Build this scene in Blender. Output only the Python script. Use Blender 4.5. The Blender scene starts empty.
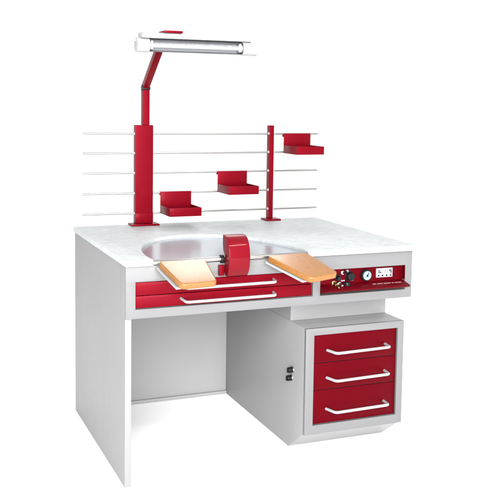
import bpy, bmesh, math, random
from mathutils import Vector, Matrix

random.seed(4)
S = bpy.context.scene
COL = S.collection

# ------------------------------------------------------------------ camera
def make_camera():
    cam = bpy.data.cameras.new("camera")
    o = bpy.data.objects.new("camera", cam)
    COL.objects.link(o)
    yaw, pit, rol = 0.3824, -0.0870, 0.0129
    fw = Vector((math.sin(yaw)*math.cos(pit), math.cos(yaw)*math.cos(pit), math.sin(pit)))
    rt = Vector((math.cos(yaw), -math.sin(yaw), 0))
    up = rt.cross(fw)
    r2 = rt*math.cos(rol) + up*math.sin(rol)
    u2 = -rt*math.sin(rol) + up*math.cos(rol)
    M = Matrix((r2, u2, -fw)).transposed().to_4x4()
    M.translation = (-0.7622, -2.884, 1.333)
    o.matrix_world = M
    cam.sensor_width = 36
    cam.lens = 887.5064/500*36
    cam.shift_x = 13.7066/500
    cam.shift_y = -69.4611/500
    cam.clip_end = 200
    S.camera = o
make_camera()

# ------------------------------------------------------------------ light: a white studio
W = bpy.data.worlds.new("World")
S.world = W
W.use_nodes = True
bg = W.node_tree.nodes["Background"]
bg.inputs[0].default_value = (1, 1, 1, 1)
bg.inputs[1].default_value = 1.3

def area(name, loc, target, sx, sy, power, color=(1, 1, 1)):
    l = bpy.data.lights.new(name, 'AREA')
    l.shape = 'RECTANGLE'; l.size = sx; l.size_y = sy; l.energy = power; l.color = color
    o = bpy.data.objects.new(name, l); COL.objects.link(o)
    o.location = loc
    o.rotation_euler = (Vector(target)-Vector(loc)).to_track_quat('-Z', 'Y').to_euler()
    return o
area('front_softbox', (-1.25, -5.2, 2.0), (0.45, 0.4, 0.3), 5.0, 3.4, 1600)
area('armrest_glare_lamp', (1.62, 2.75, 3.5), (0.2, -0.1, 0.77), 1.0, 1.0, 36)  # added lamp, out of view, placed to put glare on the left armrest
area('hood_highlight_lamp', (2.05, -3.45, 4.4), (0.4, 0, 0.8), 1.8, 0.12, 110)  # added lamp, out of view, aimed to draw a highlight streak on the hood

S.view_settings.view_transform = 'Standard'
S.view_settings.look = 'None'
S.view_settings.exposure = 0.0
S.view_settings.gamma = 1.0

# ------------------------------------------------------------------ materials
def new_mat(name):
    m = bpy.data.materials.new(name); m.use_nodes = True
    nt = m.node_tree
    return m, nt, nt.nodes["Principled BSDF"]

def painted(name, col, rough=0.4, coat=0.0, var=0.015, bump=0.03, scale=900, spec=0.5, tint=None):
    """powder-coated sheet steel: faint tone drift and orange-peel bump"""
    m, nt, b = new_mat(name)
    tc = nt.nodes.new('ShaderNodeTexCoord')
    n = nt.nodes.new('ShaderNodeTexNoise'); n.inputs['Scale'].default_value = 3.5; n.inputs['Detail'].default_value = 5
    nt.links.new(tc.outputs['Object'], n.inputs['Vector'])
    r = nt.nodes.new('ShaderNodeValToRGB')
    r.color_ramp.elements[0].position = .3; r.color_ramp.elements[1].position = .7
    r.color_ramp.elements[0].color = tuple(c*(1-var) for c in col)+(1,)
    r.color_ramp.elements[1].color = tuple(min(1, c*(1+var)) for c in col)+(1,)
    nt.links.new(n.outputs['Fac'], r.inputs['Fac'])
    nt.links.new(r.outputs['Color'], b.inputs['Base Color'])
    n2 = nt.nodes.new('ShaderNodeTexNoise'); n2.inputs['Scale'].default_value = scale; n2.inputs['Detail'].default_value = 2
    nt.links.new(tc.outputs['Object'], n2.inputs['Vector'])
    bp = nt.nodes.new('ShaderNodeBump'); bp.inputs['Strength'].default_value = bump; bp.inputs['Distance'].default_value = .002
    nt.links.new(n2.outputs['Fac'], bp.inputs['Height']); nt.links.new(bp.outputs['Normal'], b.inputs['Normal'])
    n3 = nt.nodes.new('ShaderNodeTexNoise'); n3.inputs['Scale'].default_value = 14; n3.inputs['Detail'].default_value = 4
    nt.links.new(tc.outputs['Object'], n3.inputs['Vector'])
    mr = nt.nodes.new('ShaderNodeMapRange'); mr.inputs['To Min'].default_value = rough-.03; mr.inputs['To Max'].default_value = rough+.03
    nt.links.new(n3.outputs['Fac'], mr.inputs['Value']); nt.links.new(mr.outputs['Result'], b.inputs['Roughness'])
    b.inputs['Specular IOR Level'].default_value = spec
    if tint: b.inputs['Specular Tint'].default_value = tint+(1,)
    b.inputs['Coat Weight'].default_value = coat
    b.inputs['Coat Roughness'].default_value = .08
    return m

def plain(name, col, rough=.4, metal=0., spec=.5):
    m, nt, b = new_mat(name)
    b.inputs['Base Color'].default_value = tuple(col)+(1,)
    b.inputs['Roughness'].default_value = rough
    b.inputs['Metallic'].default_value = metal
    b.inputs['Specular IOR Level'].default_value = spec
    return m

def stone_mat():
    m, nt, b = new_mat('white_stone')
    tc = nt.nodes.new('ShaderNodeTexCoord')
    n = nt.nodes.new('ShaderNodeTexNoise'); n.inputs['Scale'].default_value = 27; n.inputs['Detail'].default_value = 8
    n.inputs['Roughness'].default_value = .62; n.inputs['Distortion'].default_value = .8
    nt.links.new(tc.outputs['Object'], n.inputs['Vector'])
    r = nt.nodes.new('ShaderNodeValToRGB')
    e = r.color_ramp.elements
    e[0].position = .38; e[0].color = (.272,.289,.294,1)
    e[1].position = .60; e[1].color = (.328,.336,.338,1)
    nt.links.new(n.outputs['Fac'], r.inputs['Fac'])
    v = nt.nodes.new('ShaderNodeTexNoise'); v.inputs['Scale'].default_value = 260; v.inputs['Detail'].default_value = 3
    nt.links.new(tc.outputs['Object'], v.inputs['Vector'])
    r2 = nt.nodes.new('ShaderNodeValToRGB')
    r2.color_ramp.elements[0].position = .35; r2.color_ramp.elements[0].color = (.90, .915, .92, 1)
    r2.color_ramp.elements[1].position = .55; r2.color_ramp.elements[1].color = (1, 1, 1, 1)
    nt.links.new(v.outputs['Fac'], r2.inputs['Fac'])
    mx = nt.nodes.new('ShaderNodeMix'); mx.data_type = 'RGBA'; mx.blend_type = 'MULTIPLY'; mx.inputs[0].default_value = 1
    nt.links.new(r.outputs['Color'], mx.inputs[6]); nt.links.new(r2.outputs['Color'], mx.inputs[7])
    nt.links.new(mx.outputs[2], b.inputs['Base Color'])
    b.inputs['Roughness'].default_value = .5; b.inputs['Specular IOR Level'].default_value = .3
    return m

def wood_mat():
    m, nt, b = new_mat('varnished_beech')
    tc = nt.nodes.new('ShaderNodeTexCoord')
    mp = nt.nodes.new('ShaderNodeMapping'); mp.inputs['Scale'].default_value = (52, 2.6, 52)
    nt.links.new(tc.outputs['Object'], mp.inputs['Vector'])
    n = nt.nodes.new('ShaderNodeTexNoise'); n.inputs['Scale'].default_value = 5; n.inputs['Detail'].default_value = 8
    n.inputs['Roughness'].default_value = .6; n.inputs['Distortion'].default_value = .5
    nt.links.new(mp.outputs['Vector'], n.inputs['Vector'])
    r = nt.nodes.new('ShaderNodeValToRGB')
    e = r.color_ramp.elements
    e[0].position = .3; e[0].color = (.130, .048, .008, 1)
    e[1].position = .7; e[1].color = (.190, .080, .016, 1)
    nt.links.new(n.outputs['Fac'], r.inputs['Fac'])
    nt.links.new(r.outputs['Color'], b.inputs['Base Color'])
    b.inputs['Roughness'].default_value = .42; b.inputs['Specular IOR Level'].default_value = .2
    b.inputs['Coat Weight'].default_value = .5; b.inputs['Coat Roughness'].default_value = .22
    bp = nt.nodes.new('ShaderNodeBump'); bp.inputs['Strength'].default_value = .05; bp.inputs['Distance'].default_value = .002
    nt.links.new(n.outputs['Fac'], bp.inputs['Height']); nt.links.new(bp.outputs['Normal'], b.inputs['Normal'])
    return m

def clear_mat():
    m, nt, b = new_mat('clear_plastic')
    out = nt.nodes['Material Output']
    t = nt.nodes.new('ShaderNodeBsdfTransparent'); t.inputs[0].default_value = (.975, .98, .99, 1)
    g = nt.nodes.new('ShaderNodeBsdfGlossy'); g.inputs['Roughness'].default_value = .08
    fr = nt.nodes.new('ShaderNodeFresnel'); fr.inputs['IOR'].default_value = 1.45
    mx = nt.nodes.new('ShaderNodeMixShader')
    nt.links.new(fr.outputs[0], mx.inputs[0]); nt.links.new(t.outputs[0], mx.inputs[1]); nt.links.new(g.outputs[0], mx.inputs[2])
    nt.links.new(mx.outputs[0], out.inputs['Surface'])
    return m

GREY = painted('light_grey_steel', (.180, .178, .180), .42, spec=.25)  # grey bench paint, kept lighter for the shaded inner faces
GREY_LIT_OUTER = painted('grey_steel_lit_outer', (.148, .147, .149), .42, spec=.25)  # same grey paint, darkened to balance the light on the outer faces
GREY_LIT_FRONT = painted('grey_steel_lit_front', (.098, .097, .099), .4, spec=.25)  # same grey paint, darkened further because the fronts are lit strongest
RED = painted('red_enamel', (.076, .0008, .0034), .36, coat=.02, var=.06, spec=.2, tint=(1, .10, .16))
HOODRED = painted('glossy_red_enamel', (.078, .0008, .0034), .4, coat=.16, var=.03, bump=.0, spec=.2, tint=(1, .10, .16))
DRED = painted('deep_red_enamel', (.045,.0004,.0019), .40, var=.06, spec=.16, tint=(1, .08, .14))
WHITE = painted('white_enamel', (.205, .21, .215), .35, coat=.08, var=.01)
LAMPW = painted('white_lamp_plastic', (.215, .215, .22), .35, var=.01, bump=.0)
CHROME = plain('chrome', (.42, .42, .43), .16, 1.)
RAILM = plain('dull_steel_wire', (.275, .265, .255), .42, 1.)
STEEL = plain('brushed_steel', (.33, .315, .30), .28, 1.)
PAN = plain('polished_pan_steel', (.25, .275, .300), .2, .45)
BLACK = plain('black_plastic', (.006, .006, .007), .35, spec=.12)
BRASS = plain('brass', (.34, .245, .12), .3, 1.)
DIAL = plain('dial_face', (.14, .195, .225), .3, spec=.2)
INK = plain('dark_ink', (.006, .006, .02), .6, spec=.05)
LABEL = plain('pale_print', (.20, .10, .11), .5, spec=.2)
REFL = painted('lamp_reflector_paint', (.36, .365, .375), .4, var=.01, bump=0.)
STONE = stone_mat(); WOOD = wood_mat(); CLEAR = clear_mat()
FLOORM = painted('white_studio_floor', (.86, .86, .86), .7, var=.002, bump=0., spec=.1)

# ------------------------------------------------------------------ mesh helpers
def obj(name, bm, mat, parent=None, smooth=35, origin=None):
    me = bpy.data.meshes.new(name)
    bmesh.ops.recalc_face_normals(bm, faces=bm.faces)
    if origin is not None:
        bmesh.ops.translate(bm, verts=bm.verts, vec=-Vector(origin))
    bm.to_mesh(me); bm.free()
    for p in me.polygons: p.use_smooth = True
    me.set_sharp_from_angle(angle=math.radians(smooth))
    me.materials.append(mat)
    o = bpy.data.objects.new(name, me); COL.objects.link(o)
    if origin is not None: o.location = origin
    if parent is not None:
        o.parent = parent
        o.matrix_parent_inverse = Matrix.Translation(-Vector(abs_loc(parent)))
    return o

def abs_loc(o):
    v = Vector((0, 0, 0))
    while o is not None:
        v += o.matrix_parent_inverse.translation + o.location
        o = o.parent
    return v

def thing(name, label, cat, loc, group=None):
    o = bpy.data.objects.new(name, None); COL.objects.link(o); o.location = loc
    o.empty_display_size = .1
    o['label'] = label; o['category'] = cat
    if group: o['group'] = group
    return o

def bev(bm, w, seg=2, edges=None):
    es = edges if edges is not None else [e for e in bm.edges if len(e.link_faces) == 2 and e.calc_face_angle(0) > .5]
    if w > 0:
        bmesh.ops.bevel(bm, geom=es, offset=w, segments=seg, profile=.6, affect='EDGES', clamp_overlap=True)
    return bm

def box(x0, x1, y0, y1, z0, z1, b=0., seg=2, bm=None):
    t = bmesh.new()
    bmesh.ops.create_cube(t, size=1)
    for v in t.verts:
        v.co = Vector(((x0+x1)/2+v.co.x*(x1-x0), (y0+y1)/2+v.co.y*(y1-y0), (z0+z1)/2+v.co.z*(z1-z0)))
    bev(t, b, seg)
    return t if bm is None else join(bm, t)

def join(a, b):
    me = bpy.data.meshes.new('tmp'); b.to_mesh(me); b.free(); a.from_mesh(me); bpy.data.meshes.remove(me)
    return a

def prism(pts, axis, a, b, bw=0., seg=2):
    """closed outline (2-D points) extruded from a to b along axis"""
    bm = bmesh.new()
    def P(p, t):
        if axis == 'x': return (t, p[0], p[1])
        if axis == 'y': return (p[0], t, p[1])
        return (p[0], p[1], t)
    A = [bm.verts.new(P(p, a)) for p in pts]; B = [bm.verts.new(P(p, b)) for p in pts]
    bm.faces.new(A); bm.faces.new(B[::-1])
    n = len(pts)
    for i in range(n):
        bm.faces.new((A[i], B[i], B[(i+1) % n], A[(i+1) % n]))
    bmesh.ops.recalc_face_normals(bm, faces=bm.faces)
    bev(bm, bw, seg)
    return bm

def cyl(p0, p1, r0, r1=None, seg=24, b=0.):
    r1 = r0 if r1 is None else r1
    p0, p1 = Vector(p0), Vector(p1)
    bm = bmesh.new()
    bmesh.ops.create_cone(bm, cap_ends=True, segments=seg, radius1=r0, radius2=r1, depth=(p1-p0).length)
    if b: bev(bm, b, 2, [e for e in bm.edges if e.calc_face_angle(0) > .9])
    q = (p1-p0).to_track_quat('Z', 'Y').to_matrix().to_4x4()
    q.translation = (p0+p1)/2
    bmesh.ops.transform(bm, matrix=q, verts=bm.verts)
    return bm

def sweep(pts, r, seg=12, round_r=0.):
    """round bar through pts, corners rounded by round_r"""
    pts = [Vector(p) for p in pts]
    if round_r:
        out = [pts[0]]
        for i in range(1, len(pts)-1):
            a, b, c = pts[i-1], pts[i], pts[i+1]
            d0 = (a-b).normalized()*min(round_r, (a-b).length*.45); d1 = (c-b).normalized()*min(round_r, (c-b).length*.45)
            for k in range(6):
                t = k/5
                out.append((b+d0)*(1-t)**2 + b*2*t*(1-t) + (b+d1)*t*t)
        out.append(pts[-1]); pts = out
    bm = bmesh.new(); rings = []
    up = Vector((0.13, .2, 1)).normalized()
    for i, p in enumerate(pts):
        d = ((pts[min(i+1, len(pts)-1)]-p).normalized()+(p-pts[max(i-1, 0)]).normalized()).normalized()
        s = d.cross(up).normalized(); t = s.cross(d)
        rings.append([bm.verts.new(p+s*math.cos(2*math.pi*k/seg)*r+t*math.sin(2*math.pi*k/seg)*r) for k in range(seg)])
    for a, b in zip(rings, rings[1:]):
        for k in range(seg):
            bm.faces.new((a[k], a[(k+1) % seg], b[(k+1) % seg], b[k]))
    bm.faces.new(rings[0][::-1]); bm.faces.new(rings[-1])
    return bm

def holed_plate(x, z, holes, y0, y1, b=0.0015):
    """plate in the x-z plane with rectangular holes; x, z are the cut lines, holes the (i, j) cells left out"""
    bm = bmesh.new()
    V = {}
    def v(i, j, k):
        if (i, j, k) not in V: V[i, j, k] = bm.verts.new((x[i], (y0, y1)[k], z[j]))
        return V[i, j, k]
    nx, nz = len(x)-1, len(z)-1
    solid = lambda i, j: 0 <= i < nx and 0 <= j < nz and (i, j) not in holes
    for i in range(nx):
        for j in range(nz):
            if not solid(i, j): continue
            for k in (0, 1):
                bm.faces.new([v(i, j, k), v(i+1, j, k), v(i+1, j+1, k), v(i, j+1, k)])
            if not solid(i-1, j): bm.faces.new([v(i, j, 0), v(i, j, 1), v(i, j+1, 1), v(i, j+1, 0)])
            if not solid(i+1, j): bm.faces.new([v(i+1, j, 0), v(i+1, j, 1), v(i+1, j+1, 1), v(i+1, j+1, 0)])
            if not solid(i, j-1): bm.faces.new([v(i, j, 0), v(i, j, 1), v(i+1, j, 1), v(i+1, j, 0)])
            if not solid(i, j+1): bm.faces.new([v(i, j+1, 0), v(i, j+1, 1), v(i+1, j+1, 1), v(i+1, j+1, 0)])
    bmesh.ops.recalc_face_normals(bm, faces=bm.faces)
    bmesh.ops.dissolve_limit(bm, angle_limit=.01, verts=bm.verts, edges=bm.edges)
    bev(bm, b, 2)
    return bm

# ------------------------------------------------------------------ setting
bm = bmesh.new()
bmesh.ops.create_circle(bm, cap_ends=True, segments=96, radius=40)
fl = obj('floor', bm, FLOORM); fl['kind'] = 'structure'

# ------------------------------------------------------------------ workbench
H, TT = .80, .0216
WX, D = 1.133, .845
bench = thing('dental_workbench', 'white and grey steel dental workbench with red drawers, round steel pan and red rail rack', 'workbench', (.5665, .42, 0))

# worktop with the rounded bay cut in its front edge
def bay(n=56, shrink=0., y_front=-.0175):
    cx, cy, a, b = .385, .03, .295-shrink, .462-shrink
    t0 = math.asin((y_front-cy)/b)
    pts = []
    for k in range(n+1):
        t = math.pi-t0 - (math.pi-2*t0)*k/n
        pts.append((cx+a*math.cos(t), cy+b*math.sin(t)))
    return pts
outline = [(-.006, -.0175)] + bay() + [(1.139, -.0175), (1.139, .848), (-.006, .848)]
obj('worktop', prism(outline, 'z', H-TT, H, .0028, 3), STONE, bench)

# polished pan in the bay: a flat floor with a thin upturned front lip
pan = prism(bay(56, .0006, -.001), 'z', .7795, .7885, 0)
obj('work_pan', pan, PAN, bench)

# left side panel
obj('side_panel', box(0, .0226, .010, D, 0, .7774, .0018), GREY_LIT_OUTER, bench)

# apron: front frame with an opening for the drawers and one for the controls, body behind it
apx = [-.0008, .034, .708, .738, 1.103, WX]
apz = [.595, .627, .7215, .7765]
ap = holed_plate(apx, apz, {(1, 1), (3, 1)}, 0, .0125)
apron = obj('apron_front', ap, GREY_LIT_FRONT, bench)
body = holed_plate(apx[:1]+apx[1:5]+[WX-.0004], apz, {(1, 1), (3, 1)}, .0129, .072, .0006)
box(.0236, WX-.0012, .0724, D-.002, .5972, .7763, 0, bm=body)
obj('apron_body', body, GREY_LIT_OUTER, bench)

# back panel with its folded foot
bp_ = box(.0232, .694, .832, D-.001, .003, .5962, .001)
box(.0234, .694, .822, .8315, .003, .016, .001, bm=bp_)
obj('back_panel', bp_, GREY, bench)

# support box between pedestal and apron
obj('support_box', box(.695, 1.118, .159, D-.002, .4985, .5945, .0018), GREY_LIT_OUTER, bench)

# pedestal: box with slanted toe, open front for the drawers
px0, px1, pf, pz0, pz1 = .695, 1.119, .022, .0906, .498
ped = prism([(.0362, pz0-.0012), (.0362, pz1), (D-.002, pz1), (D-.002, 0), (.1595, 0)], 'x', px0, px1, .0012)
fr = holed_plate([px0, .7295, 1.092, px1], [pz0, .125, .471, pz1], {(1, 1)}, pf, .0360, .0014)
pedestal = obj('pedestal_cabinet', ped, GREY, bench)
obj('front_frame', fr, GREY_LIT_FRONT, pedestal)

# locks on the pedestal's inner side
for (ly, lz) in ((.133, .313), (.141, .279)):
    lk = obj('lock', cyl((px0+.001, ly, lz), (px0-.004, ly, lz), .0145, seg=28, b=.001), CHROME, pedestal)
    k = cyl((px0-.0042, ly, lz), (px0-.020, ly, lz), .0115, .0105, 24, .0015)
    box(px0-.0235, px0-.0203, ly-.0035, ly+.0035, lz-.009, lz+.009, .0008, bm=k)
    obj('lock_knob', k, BLACK, lk)

def handle(foot0, bar0, bar1, foot1, r, parent):
    return obj('handle', sweep([foot0, bar0, bar1, foot1], r, 14, .013), WHITE, parent)

def drawer_front(x0, x1, z0, z1, y, th):
    bm = box(x0, x1, y, y+th, z0, z1, .0010)
    return bm

obj('gap_shade_sheet', box(.7297, 1.0918, .0354, .0360, .1253, .4707), BLACK, pedestal)  # black sheet added to paint the shade in the gaps around the drawers
zs = [(.3625, .469), (.2575, .3600), (.127, .2550)]
hz = [.406, .300, .179]
for (z0, z1), h in zip(zs, hz):
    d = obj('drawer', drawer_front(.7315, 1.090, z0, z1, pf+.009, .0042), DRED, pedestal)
    handle((.790, pf+.011, h+.0015), (.806, -.016, h), (1.036, -.016, h+.004), (1.041, pf+.011, h+.004), .0055, d)

for (z0, z1), h in zip([(.6735, .7185), (.6295, .6710)], [.695, .647]):
    d = obj('drawer', drawer_front(.0362, .7060, z0, z1, .0085, .018), RED, bench)
    handle((.200, .0095, h+.006), (.207, -.030, h), (.545, -.030, h+.0015), (.552, .0095, h+.004), .0052, d)

# control panel in the right opening: recessed face with a projecting ledge
cp = prism([(.018, .7205), (.018, .664), (-.032, .6515), (-.036, .648), (-.035, .6445), (.016, .6285), (.045, .6285), (.045, .7205)], 'x', .7392, 1.1045, .0012)
# keep the ledge clear of the frame: only the ledge in front of y = 0 reaches past the opening
for v in cp.verts:
    if v.co.x > 1.09 and v.co.y > -.004: v.co.x -= .0028
box(1.1012, 1.1026, .0012, .0176, .6655, .7203, 0, bm=cp)
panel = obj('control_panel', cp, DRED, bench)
fy = .018
g = obj('gauge', join(cyl((.937, fy+.001, .690), (.937, fy-.016, .690), .0225, .0215, 36, .002), bmesh.new()), BLACK, panel)
obj('dial', cyl((.937, fy-.0158, .690), (.937, fy-.0175, .690), .0170, seg=36), DIAL, g)
nd = box(-.0012, .0012, -.0006, .0006, -.006, .0115)
bmesh.ops.rotate(nd, verts=nd.verts, cent=(0, 0, 0), matrix=Matrix.Rotation(math.radians(28), 3, 'Y'))
bmesh.ops.translate(nd, verts=nd.verts, vec=(.937, fy-.0188, .690))
join(nd, cyl((.937, fy-.0178, .690), (.937, fy-.0205, .690), .0035, seg=16))
for k in range(9):
    a = math.radians(-130+k*32.5)
    t = box(-.0005, .0005, -.0003, .0003, .0125, .0155)
    bmesh.ops.rotate(t, verts=t.verts, cent=(0, 0, 0), matrix=Matrix.Rotation(a, 3, 'Y'))
    bmesh.ops.translate(t, verts=t.verts, vec=(.937, fy-.0180, .690)); join(nd, t)
obj('needle', nd, INK, g)

def knob(x, z, r, l, mat=BLACK):
    bm = cyl((x, fy+.001, z), (x, fy-.004, z), r*1.12, seg=28, b=.0008)
    join(bm, cyl((x, fy-.0042, z), (x, fy-l, z), r, r*.86, 28, .0016))
    join(bm, box(x-r*.18, x+r*.18, fy-l-.003, fy-l-.0002, z-r*.8, z+r*.8, .0008))
    return obj('knob', bm, mat, panel)
knob(.868, .690, .0165, .022)
# low black knob lying on the ledge
obj('knob', cyl((.848, -.004, .6585), (.848, -.004, .672), .013, .011, 24, .0016), BLACK, panel)
# chrome toggle and the two air fittings
tg = cyl((.838, fy+.001, .705), (.838, fy-.006, .705), .0085, seg=6, b=.0008)
join(tg, cyl((.838, fy-.0062, .705), (.842, fy-.036, .717), .0042, .0052, 16, .001))
obj('toggle_switch', tg, CHROME, panel)
ft = cyl((.800, fy+.001, .668), (.800, fy-.010, .668), .0105, seg=6, b=.0008)
join(ft, cyl((.800, fy-.0102, .668), (.800, fy-.030, .664), .0065, seg=20, b=.001))
join(ft, cyl((.800, fy-.0302, .664), (.800, fy-.048, .658), .0045, .0035, seg=16, b=.0008))
fitting = obj('air_fitting', ft, BRASS, panel)
obj('air_fitting', join(cyl((.822, fy+.001, .664), (.822, fy-.012, .664), .0095, seg=6, b=.0008),
                        cyl((.822, fy-.0122, .664), (.822, fy-.034, .661), .0055, .0045, 20, .001)), CHROME, panel)
obj('valve', join(cyl((.815, fy+.001, .689), (.815, fy-.010, .689), .0120, seg=24, b=.001),
                  cyl((.815, fy-.0102, .689), (.815, fy-.026, .687), .009, .008, 20, .001)), BLACK, panel)
# white switch plate: three rockers above a row of dots
sp = obj('switch_plate', box(.983, 1.054, fy-.006, fy+.001, .677, .7125, .0012), WHITE, panel)
for i, sx in enumerate((.9955, 1.0185, 1.0415)):
    obj('rocker', box(sx-.0088, sx+.0088, fy-.0100, fy-.0062, .6915, .7095, .0012), LAMPW, sp)
mk = bmesh.new()
yk = fy-.0108
for sx, kind in ((.9955, 0), (1.0185, 1), (1.0415, 2)):
    if kind == 0:
        box(sx-.0055, sx-.0018, yk, yk+.0007, .694, .7075, bm=mk)
        box(sx+.0006, sx+.0052, yk, yk+.0007, .6945, .7005, bm=mk)
    elif kind == 1:
        for q in range(3): box(sx-.003, sx+.003, yk, yk+.0007, .6965+q*.0038, .6978+q*.0038, bm=mk)
    else:
        box(sx+.0012, sx+.0050, yk, yk+.0007, .693, .7075, bm=mk)
        box(sx-.0050, sx-.0012, yk, yk+.0007, .699, .7075, bm=mk)
for i in range(4):
    xx = .992+i*.0178
    join(mk, cyl((xx, fy-.0058, .684), (xx, fy-.0073, .684), .0034, seg=14))
obj('switch_marks', mk, INK, sp)
# small printed legends (too small to read in the photograph)
lg = bmesh.new()
def dashes(x0, x1, z, y, h, bm):
    x = x0
    while x < x1:
        w = random.choice((.0022, .003, .0036))
        box(x, min(x+w, x1), y-.0005, y+.0002, z-h/2, z+h/2, bm=bm); x += w+.0014
dashes(.834, .850, .6735, fy-.0001, .0050, lg); dashes(.868, .886, .6735, fy-.0001, .0050, lg)
obj('legend', lg, plain('white_print', (.24, .22, .23), .5, spec=.2), panel)
lg2 = bmesh.new()
# faint line of lettering along the ledge's sloping top
sl = math.atan2(.664-.6515, .050)
x = .955
while x < 1.080:
    w = random.choice((.003, .004, .005, .007))
    t = box(0, w, -.0035, .0035, 0, .0007)
    bmesh.ops.rotate(t, verts=t.verts, cent=(0, 0, 0), matrix=Matrix.Rotation(sl, 3, 'X'))
    bmesh.ops.translate(t, verts=t.verts, vec=(x, -.008, .6577)); join(lg2, t)
    x += w + random.choice((.0015, .0015, .006))
obj('lettering', lg2, LABEL, panel)

# steel rail across the bay, red suction hood on it, its bracket
obj('front_rail', cyl((.0905, -.003, .7865), (.678, -.003, .7865), .0085, seg=20, b=.0012), STEEL, bench)
hood_prof = [(.008, .871), (-.014, .870), (-.032, .862), (-.046, .846), (-.0555, .825), (-.0600, .797), (-.0570, .768),
             (-.0480, .744), (-.034, .729), (-.018, .729), (-.0125, .745), (-.0125, .772), (-.0135, .800), (.002, .815), (.008, .84)]
hd = prism(hood_prof, 'x', .352, .431, 0)
bev(hd, .003, 3, [e for e in hd.edges if abs(e.verts[0].co.x-e.verts[1].co.x) < 1e-6])
obj('gap_shade_ring', cyl((.3395, -.003, .7865), (.3516, -.003, .7865), .0150, seg=24, b=.001), BLACK, bench)  # black ring added for the shadowed gap between rail and hood
hood = obj('suction_hood', hd, HOODRED, bench, 40)
obj('hood_bracket', join(box(.332, .351, -.016, -.0012, .7285, .7665, .002), cyl((.3512, -.012, .7450), (.3522, -.012, .7450), .006)), RED, hood)

# armrests: sloping wooden pads on white metal brackets
def armrest(bk0, bk1, ft1, ft0, th, slide):
    top = [Vector(p) for p in (bk0, bk1, ft1, ft0)]
    n = (top[1]-top[0]).cross(top[3]-top[0]).normalized()
    if n.z < 0: n = -n
    c = sum(top, Vector())/4
    bm = bmesh.new()
    A = [bm.verts.new(p-c) for p in top]; B = [bm.verts.new(p-c-n*th) for p in top]
    bm.faces.new(A); bm.faces.new(B[::-1])
    for i in range(4): bm.faces.new((A[i], B[i], B[(i+1) % 4], A[(i+1) % 4]))
    bmesh.ops.recalc_face_normals(bm, faces=bm.faces)
    side = [e for e in bm.edges if abs((e.verts[0].co-e.verts[1].co).normalized().dot(n)) > .9]
    bev(bm, .020, 6, side)
    bev(bm, .0065, 4)
    o = obj('armrest', bm, WOOD, bench, 40)
    o.location = c
    # bracket: thin folded plate under the pad
    m = lambda a, b, t: a+(b-a)*t
    q = [m(top[0], top[1], .06), m(top[0], top[1], .62), m(top[3], top[2], .62), m(top[3], top[2], .06)]
    q[2] = m(q[1], q[2], .86); q[3] = m(q[0], q[3], .86)
    q = [p + Vector(slide) for p in q]
    b2 = bmesh.new()
    A = [b2.verts.new(p-n*(th+.001)) for p in q]; B = [b2.verts.new(p-n*(th+.0085)) for p in q]
    b2.faces.new(A); b2.faces.new(B[::-1])
    for i in range(4): b2.faces.new((A[i], B[i], B[(i+1) % 4], A[(i+1) % 4]))
    bev(b2, .0015, 2)
    br = obj('bracket', b2, WHITE, None)
    br.parent = o; br.matrix_parent_inverse = Matrix.Translation(-abs_loc(o))
    return o
armrest((.104, -.026, .7965), (.276, -.026, .7945), (.262, -.185, .7475), (.135, -.190, .7450), .0215, (-.012, 0, -.001))
armrest((.507, -.026, .7935), (.668, -.018, .7965), (.718, -.175, .7470), (.600, -.195, .7385), .0215, (-.010, 0, -.001))

# ------------------------------------------------------------------ rack
YR = .815
def post(x0, x1, y0, y1, zt, bx0, bx1, mat=RED):
    bm = box(x0, x1, y0, y1, H+.0085, zt, .003, 3)
    o = obj('post', bm, mat, bench)
    obj('base_plate', box(bx0, bx1, YR-.037, YR+.032, H+.0005, H+.0083, .002), mat, o)
    return o
p1 = post(.2535, .3325, YR-.012, YR+.020, 1.234, .232, .356)
p2 = post(.8845, .9065, YR-.006, YR+.026, 1.234, .862, .934)
# weld collar low on the wide post
col_front = box(.2533, .3327, YR-.0142, YR-.0122, .8120, .853, .0006)
obj('collar_plate', col_front, RED, p1)
rz = [1.198, 1.114, 1.0285, .9405, .8535]
for z in rz:
    r = obj('rail', cyl((.028, YR+.002, z), (1.132, YR+.002, z-.003), (.0040), seg=14, b=.0006), RAILM, bench)
    for (xa, xb) in ((.2475, .2533), (.3327, .3385), (.8795, .8843), (.9067, .9110)):
        obj('rail_bush', cyl((xa, YR+.002, z-.001), (xb, YR+.002, z-.001), .0062, seg=16), LAMPW, r)

# ------------------------------------------------------------------ hanging trays
def tray(x0, x1, zt, zb, label):
    t = thing('storage_tray', label, 'tray', (x0, YR-.012, zb), 'red trays hanging on the rails')
    yb, yf = YR-.0065, .668
    th = .0022; hw = .036
    bm = box(x0, x1, yb-th, yb, zb, zt, .0006)
    # folded hook over the rail
    box(x0, x1, yb+.0002, yb+.0155, zt-.0022, zt, .0004, bm=bm)
    box(x0, x1, yb+.0135, yb+.0155, zt-.016, zt-.0024, .0004, bm=bm)
    obj('back_plate', bm, RED, t)
    bt = box(x0+.0004, x1-.0004, yf+th+.0002, yb-th-.0002, zb, zb+th)
    obj('base', bt, RED, t)
    for xa in (x0+.0002, x1-th-.0002):
        obj('side_wall', box(xa, xa+th, yf+th+.0002, yb-th-.0002, zb+th+.0002, zb+hw, .0007), RED, t)
    obj('front_wall', box(x0, x1, yf, yf+th, zb, zb+hw, .0007), RED, t)
tray(.3665, .5085, .9440, .8505, 'red steel tray with tall back plate, hanging lowest, next to the wide red post')
tray(.6325, .7740, 1.0295, .9370, 'red steel tray hanging at mid height, left of the thin red post')
tray(.9540, 1.0900, 1.1975, 1.1075, 'red steel tray hanging highest, right of the thin red post at the rail ends')

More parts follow.
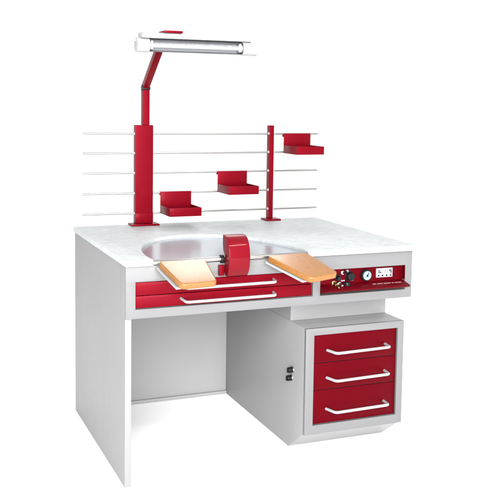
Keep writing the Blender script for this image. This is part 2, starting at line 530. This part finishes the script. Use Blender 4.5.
# ------------------------------------------------------------------ lamp on its red arm
lamp = thing('task_lamp', 'white tube lamp with clear cover on a bent red arm rising from the wide post', 'lamp', (.30, YR, 1.2345))
low = box(.2845, .3155, YR-.014, YR+.016, 1.2345, 1.385, .003, 3)
obj('lower_arm', low, RED, lamp)
kn = join(cyl((.2835, YR+.001, 1.392), (.3165, YR+.001, 1.392), .0145, seg=28, b=.0015),
          cyl((.3167, YR+.001, 1.392), (.3205, YR+.001, 1.392), .0075, seg=6))
obj('pivot', kn, BLACK, lamp)
d = Vector((0, .552-YR, 1.600-1.402)); L = d.length
ua = box(-.0145, .0145, -.0135, .0135, 0, L, .003, 3)
bmesh.ops.transform(ua, matrix=Matrix.Translation((.300, YR+.001, 1.398)) @ d.to_track_quat('Z', 'X').to_matrix().to_4x4() @ Matrix.Rotation(math.pi/2, 4, 'Z'), verts=ua.verts)
obj('upper_arm', ua, RED, lamp)
obj('clamp_plate', box(.276, .3520, .468, .545, 1.6035, 1.6125, .0015), RED, lamp)
LY = .500
x0, x1 = .192, .644
hs = prism([(LY+.034, 1.545), (LY+.034, 1.598), (LY+.026, 1.603), (LY-.022, 1.603), (LY-.0300, 1.598), (LY-.0300, 1.5815), (LY+.010, 1.5815), (LY+.020, 1.545)], 'x', x0-.004, x1+.006, .0015)
obj('housing', hs, LAMPW, lamp)
# reflector trough behind the tube
tz = 1.5545
def arc(r, a0, a1, n): return [(LY+r*math.cos(math.radians(a0+(a1-a0)*k/n)), tz+r*math.sin(math.radians(a0+(a1-a0)*k/n))) for k in range(n+1)]
pr = arc(.0238, -85, 125, 20) + arc(.0228, 125, -85, 20)
obj('reflector', prism(pr, 'x', x0+.03, x1-.03), REFL, lamp)
obj('fluorescent_tube', cyl((x0+.02, LY-.006, tz-.001), (x1-.02, LY-.006, tz-.001), .0088, seg=24), LAMPW, lamp)
for xx in (x0+.035, x1-.045):
    obj('tube_holder', box(xx, xx+.010, LY-.014, LY+.012, tz-.016, tz+.018, .002), REFL, lamp)
bm = cyl((x0+.0302, LY, tz), (x1-.0302, LY, tz), .0252, seg=40)
caps = [f for f in bm.faces if len(f.verts) > 4]; bmesh.ops.delete(bm, geom=caps, context='FACES')
obj('cover', bm, CLEAR, lamp)
for xa, xb in ((x0-.022, x0+.030), (x1-.030, x1+.034)):
    obj('end_cap', cyl((xa, LY, tz), (xb, LY, tz), .0285, seg=40, b=.004), LAMPW, lamp)
obj('hook', sweep([(x0-.021, LY, tz+.018), (x0-.034, LY-.004, tz+.016), (x0-.040, LY-.010, tz-.010)], .0028, 10, .008), REFL, lamp)
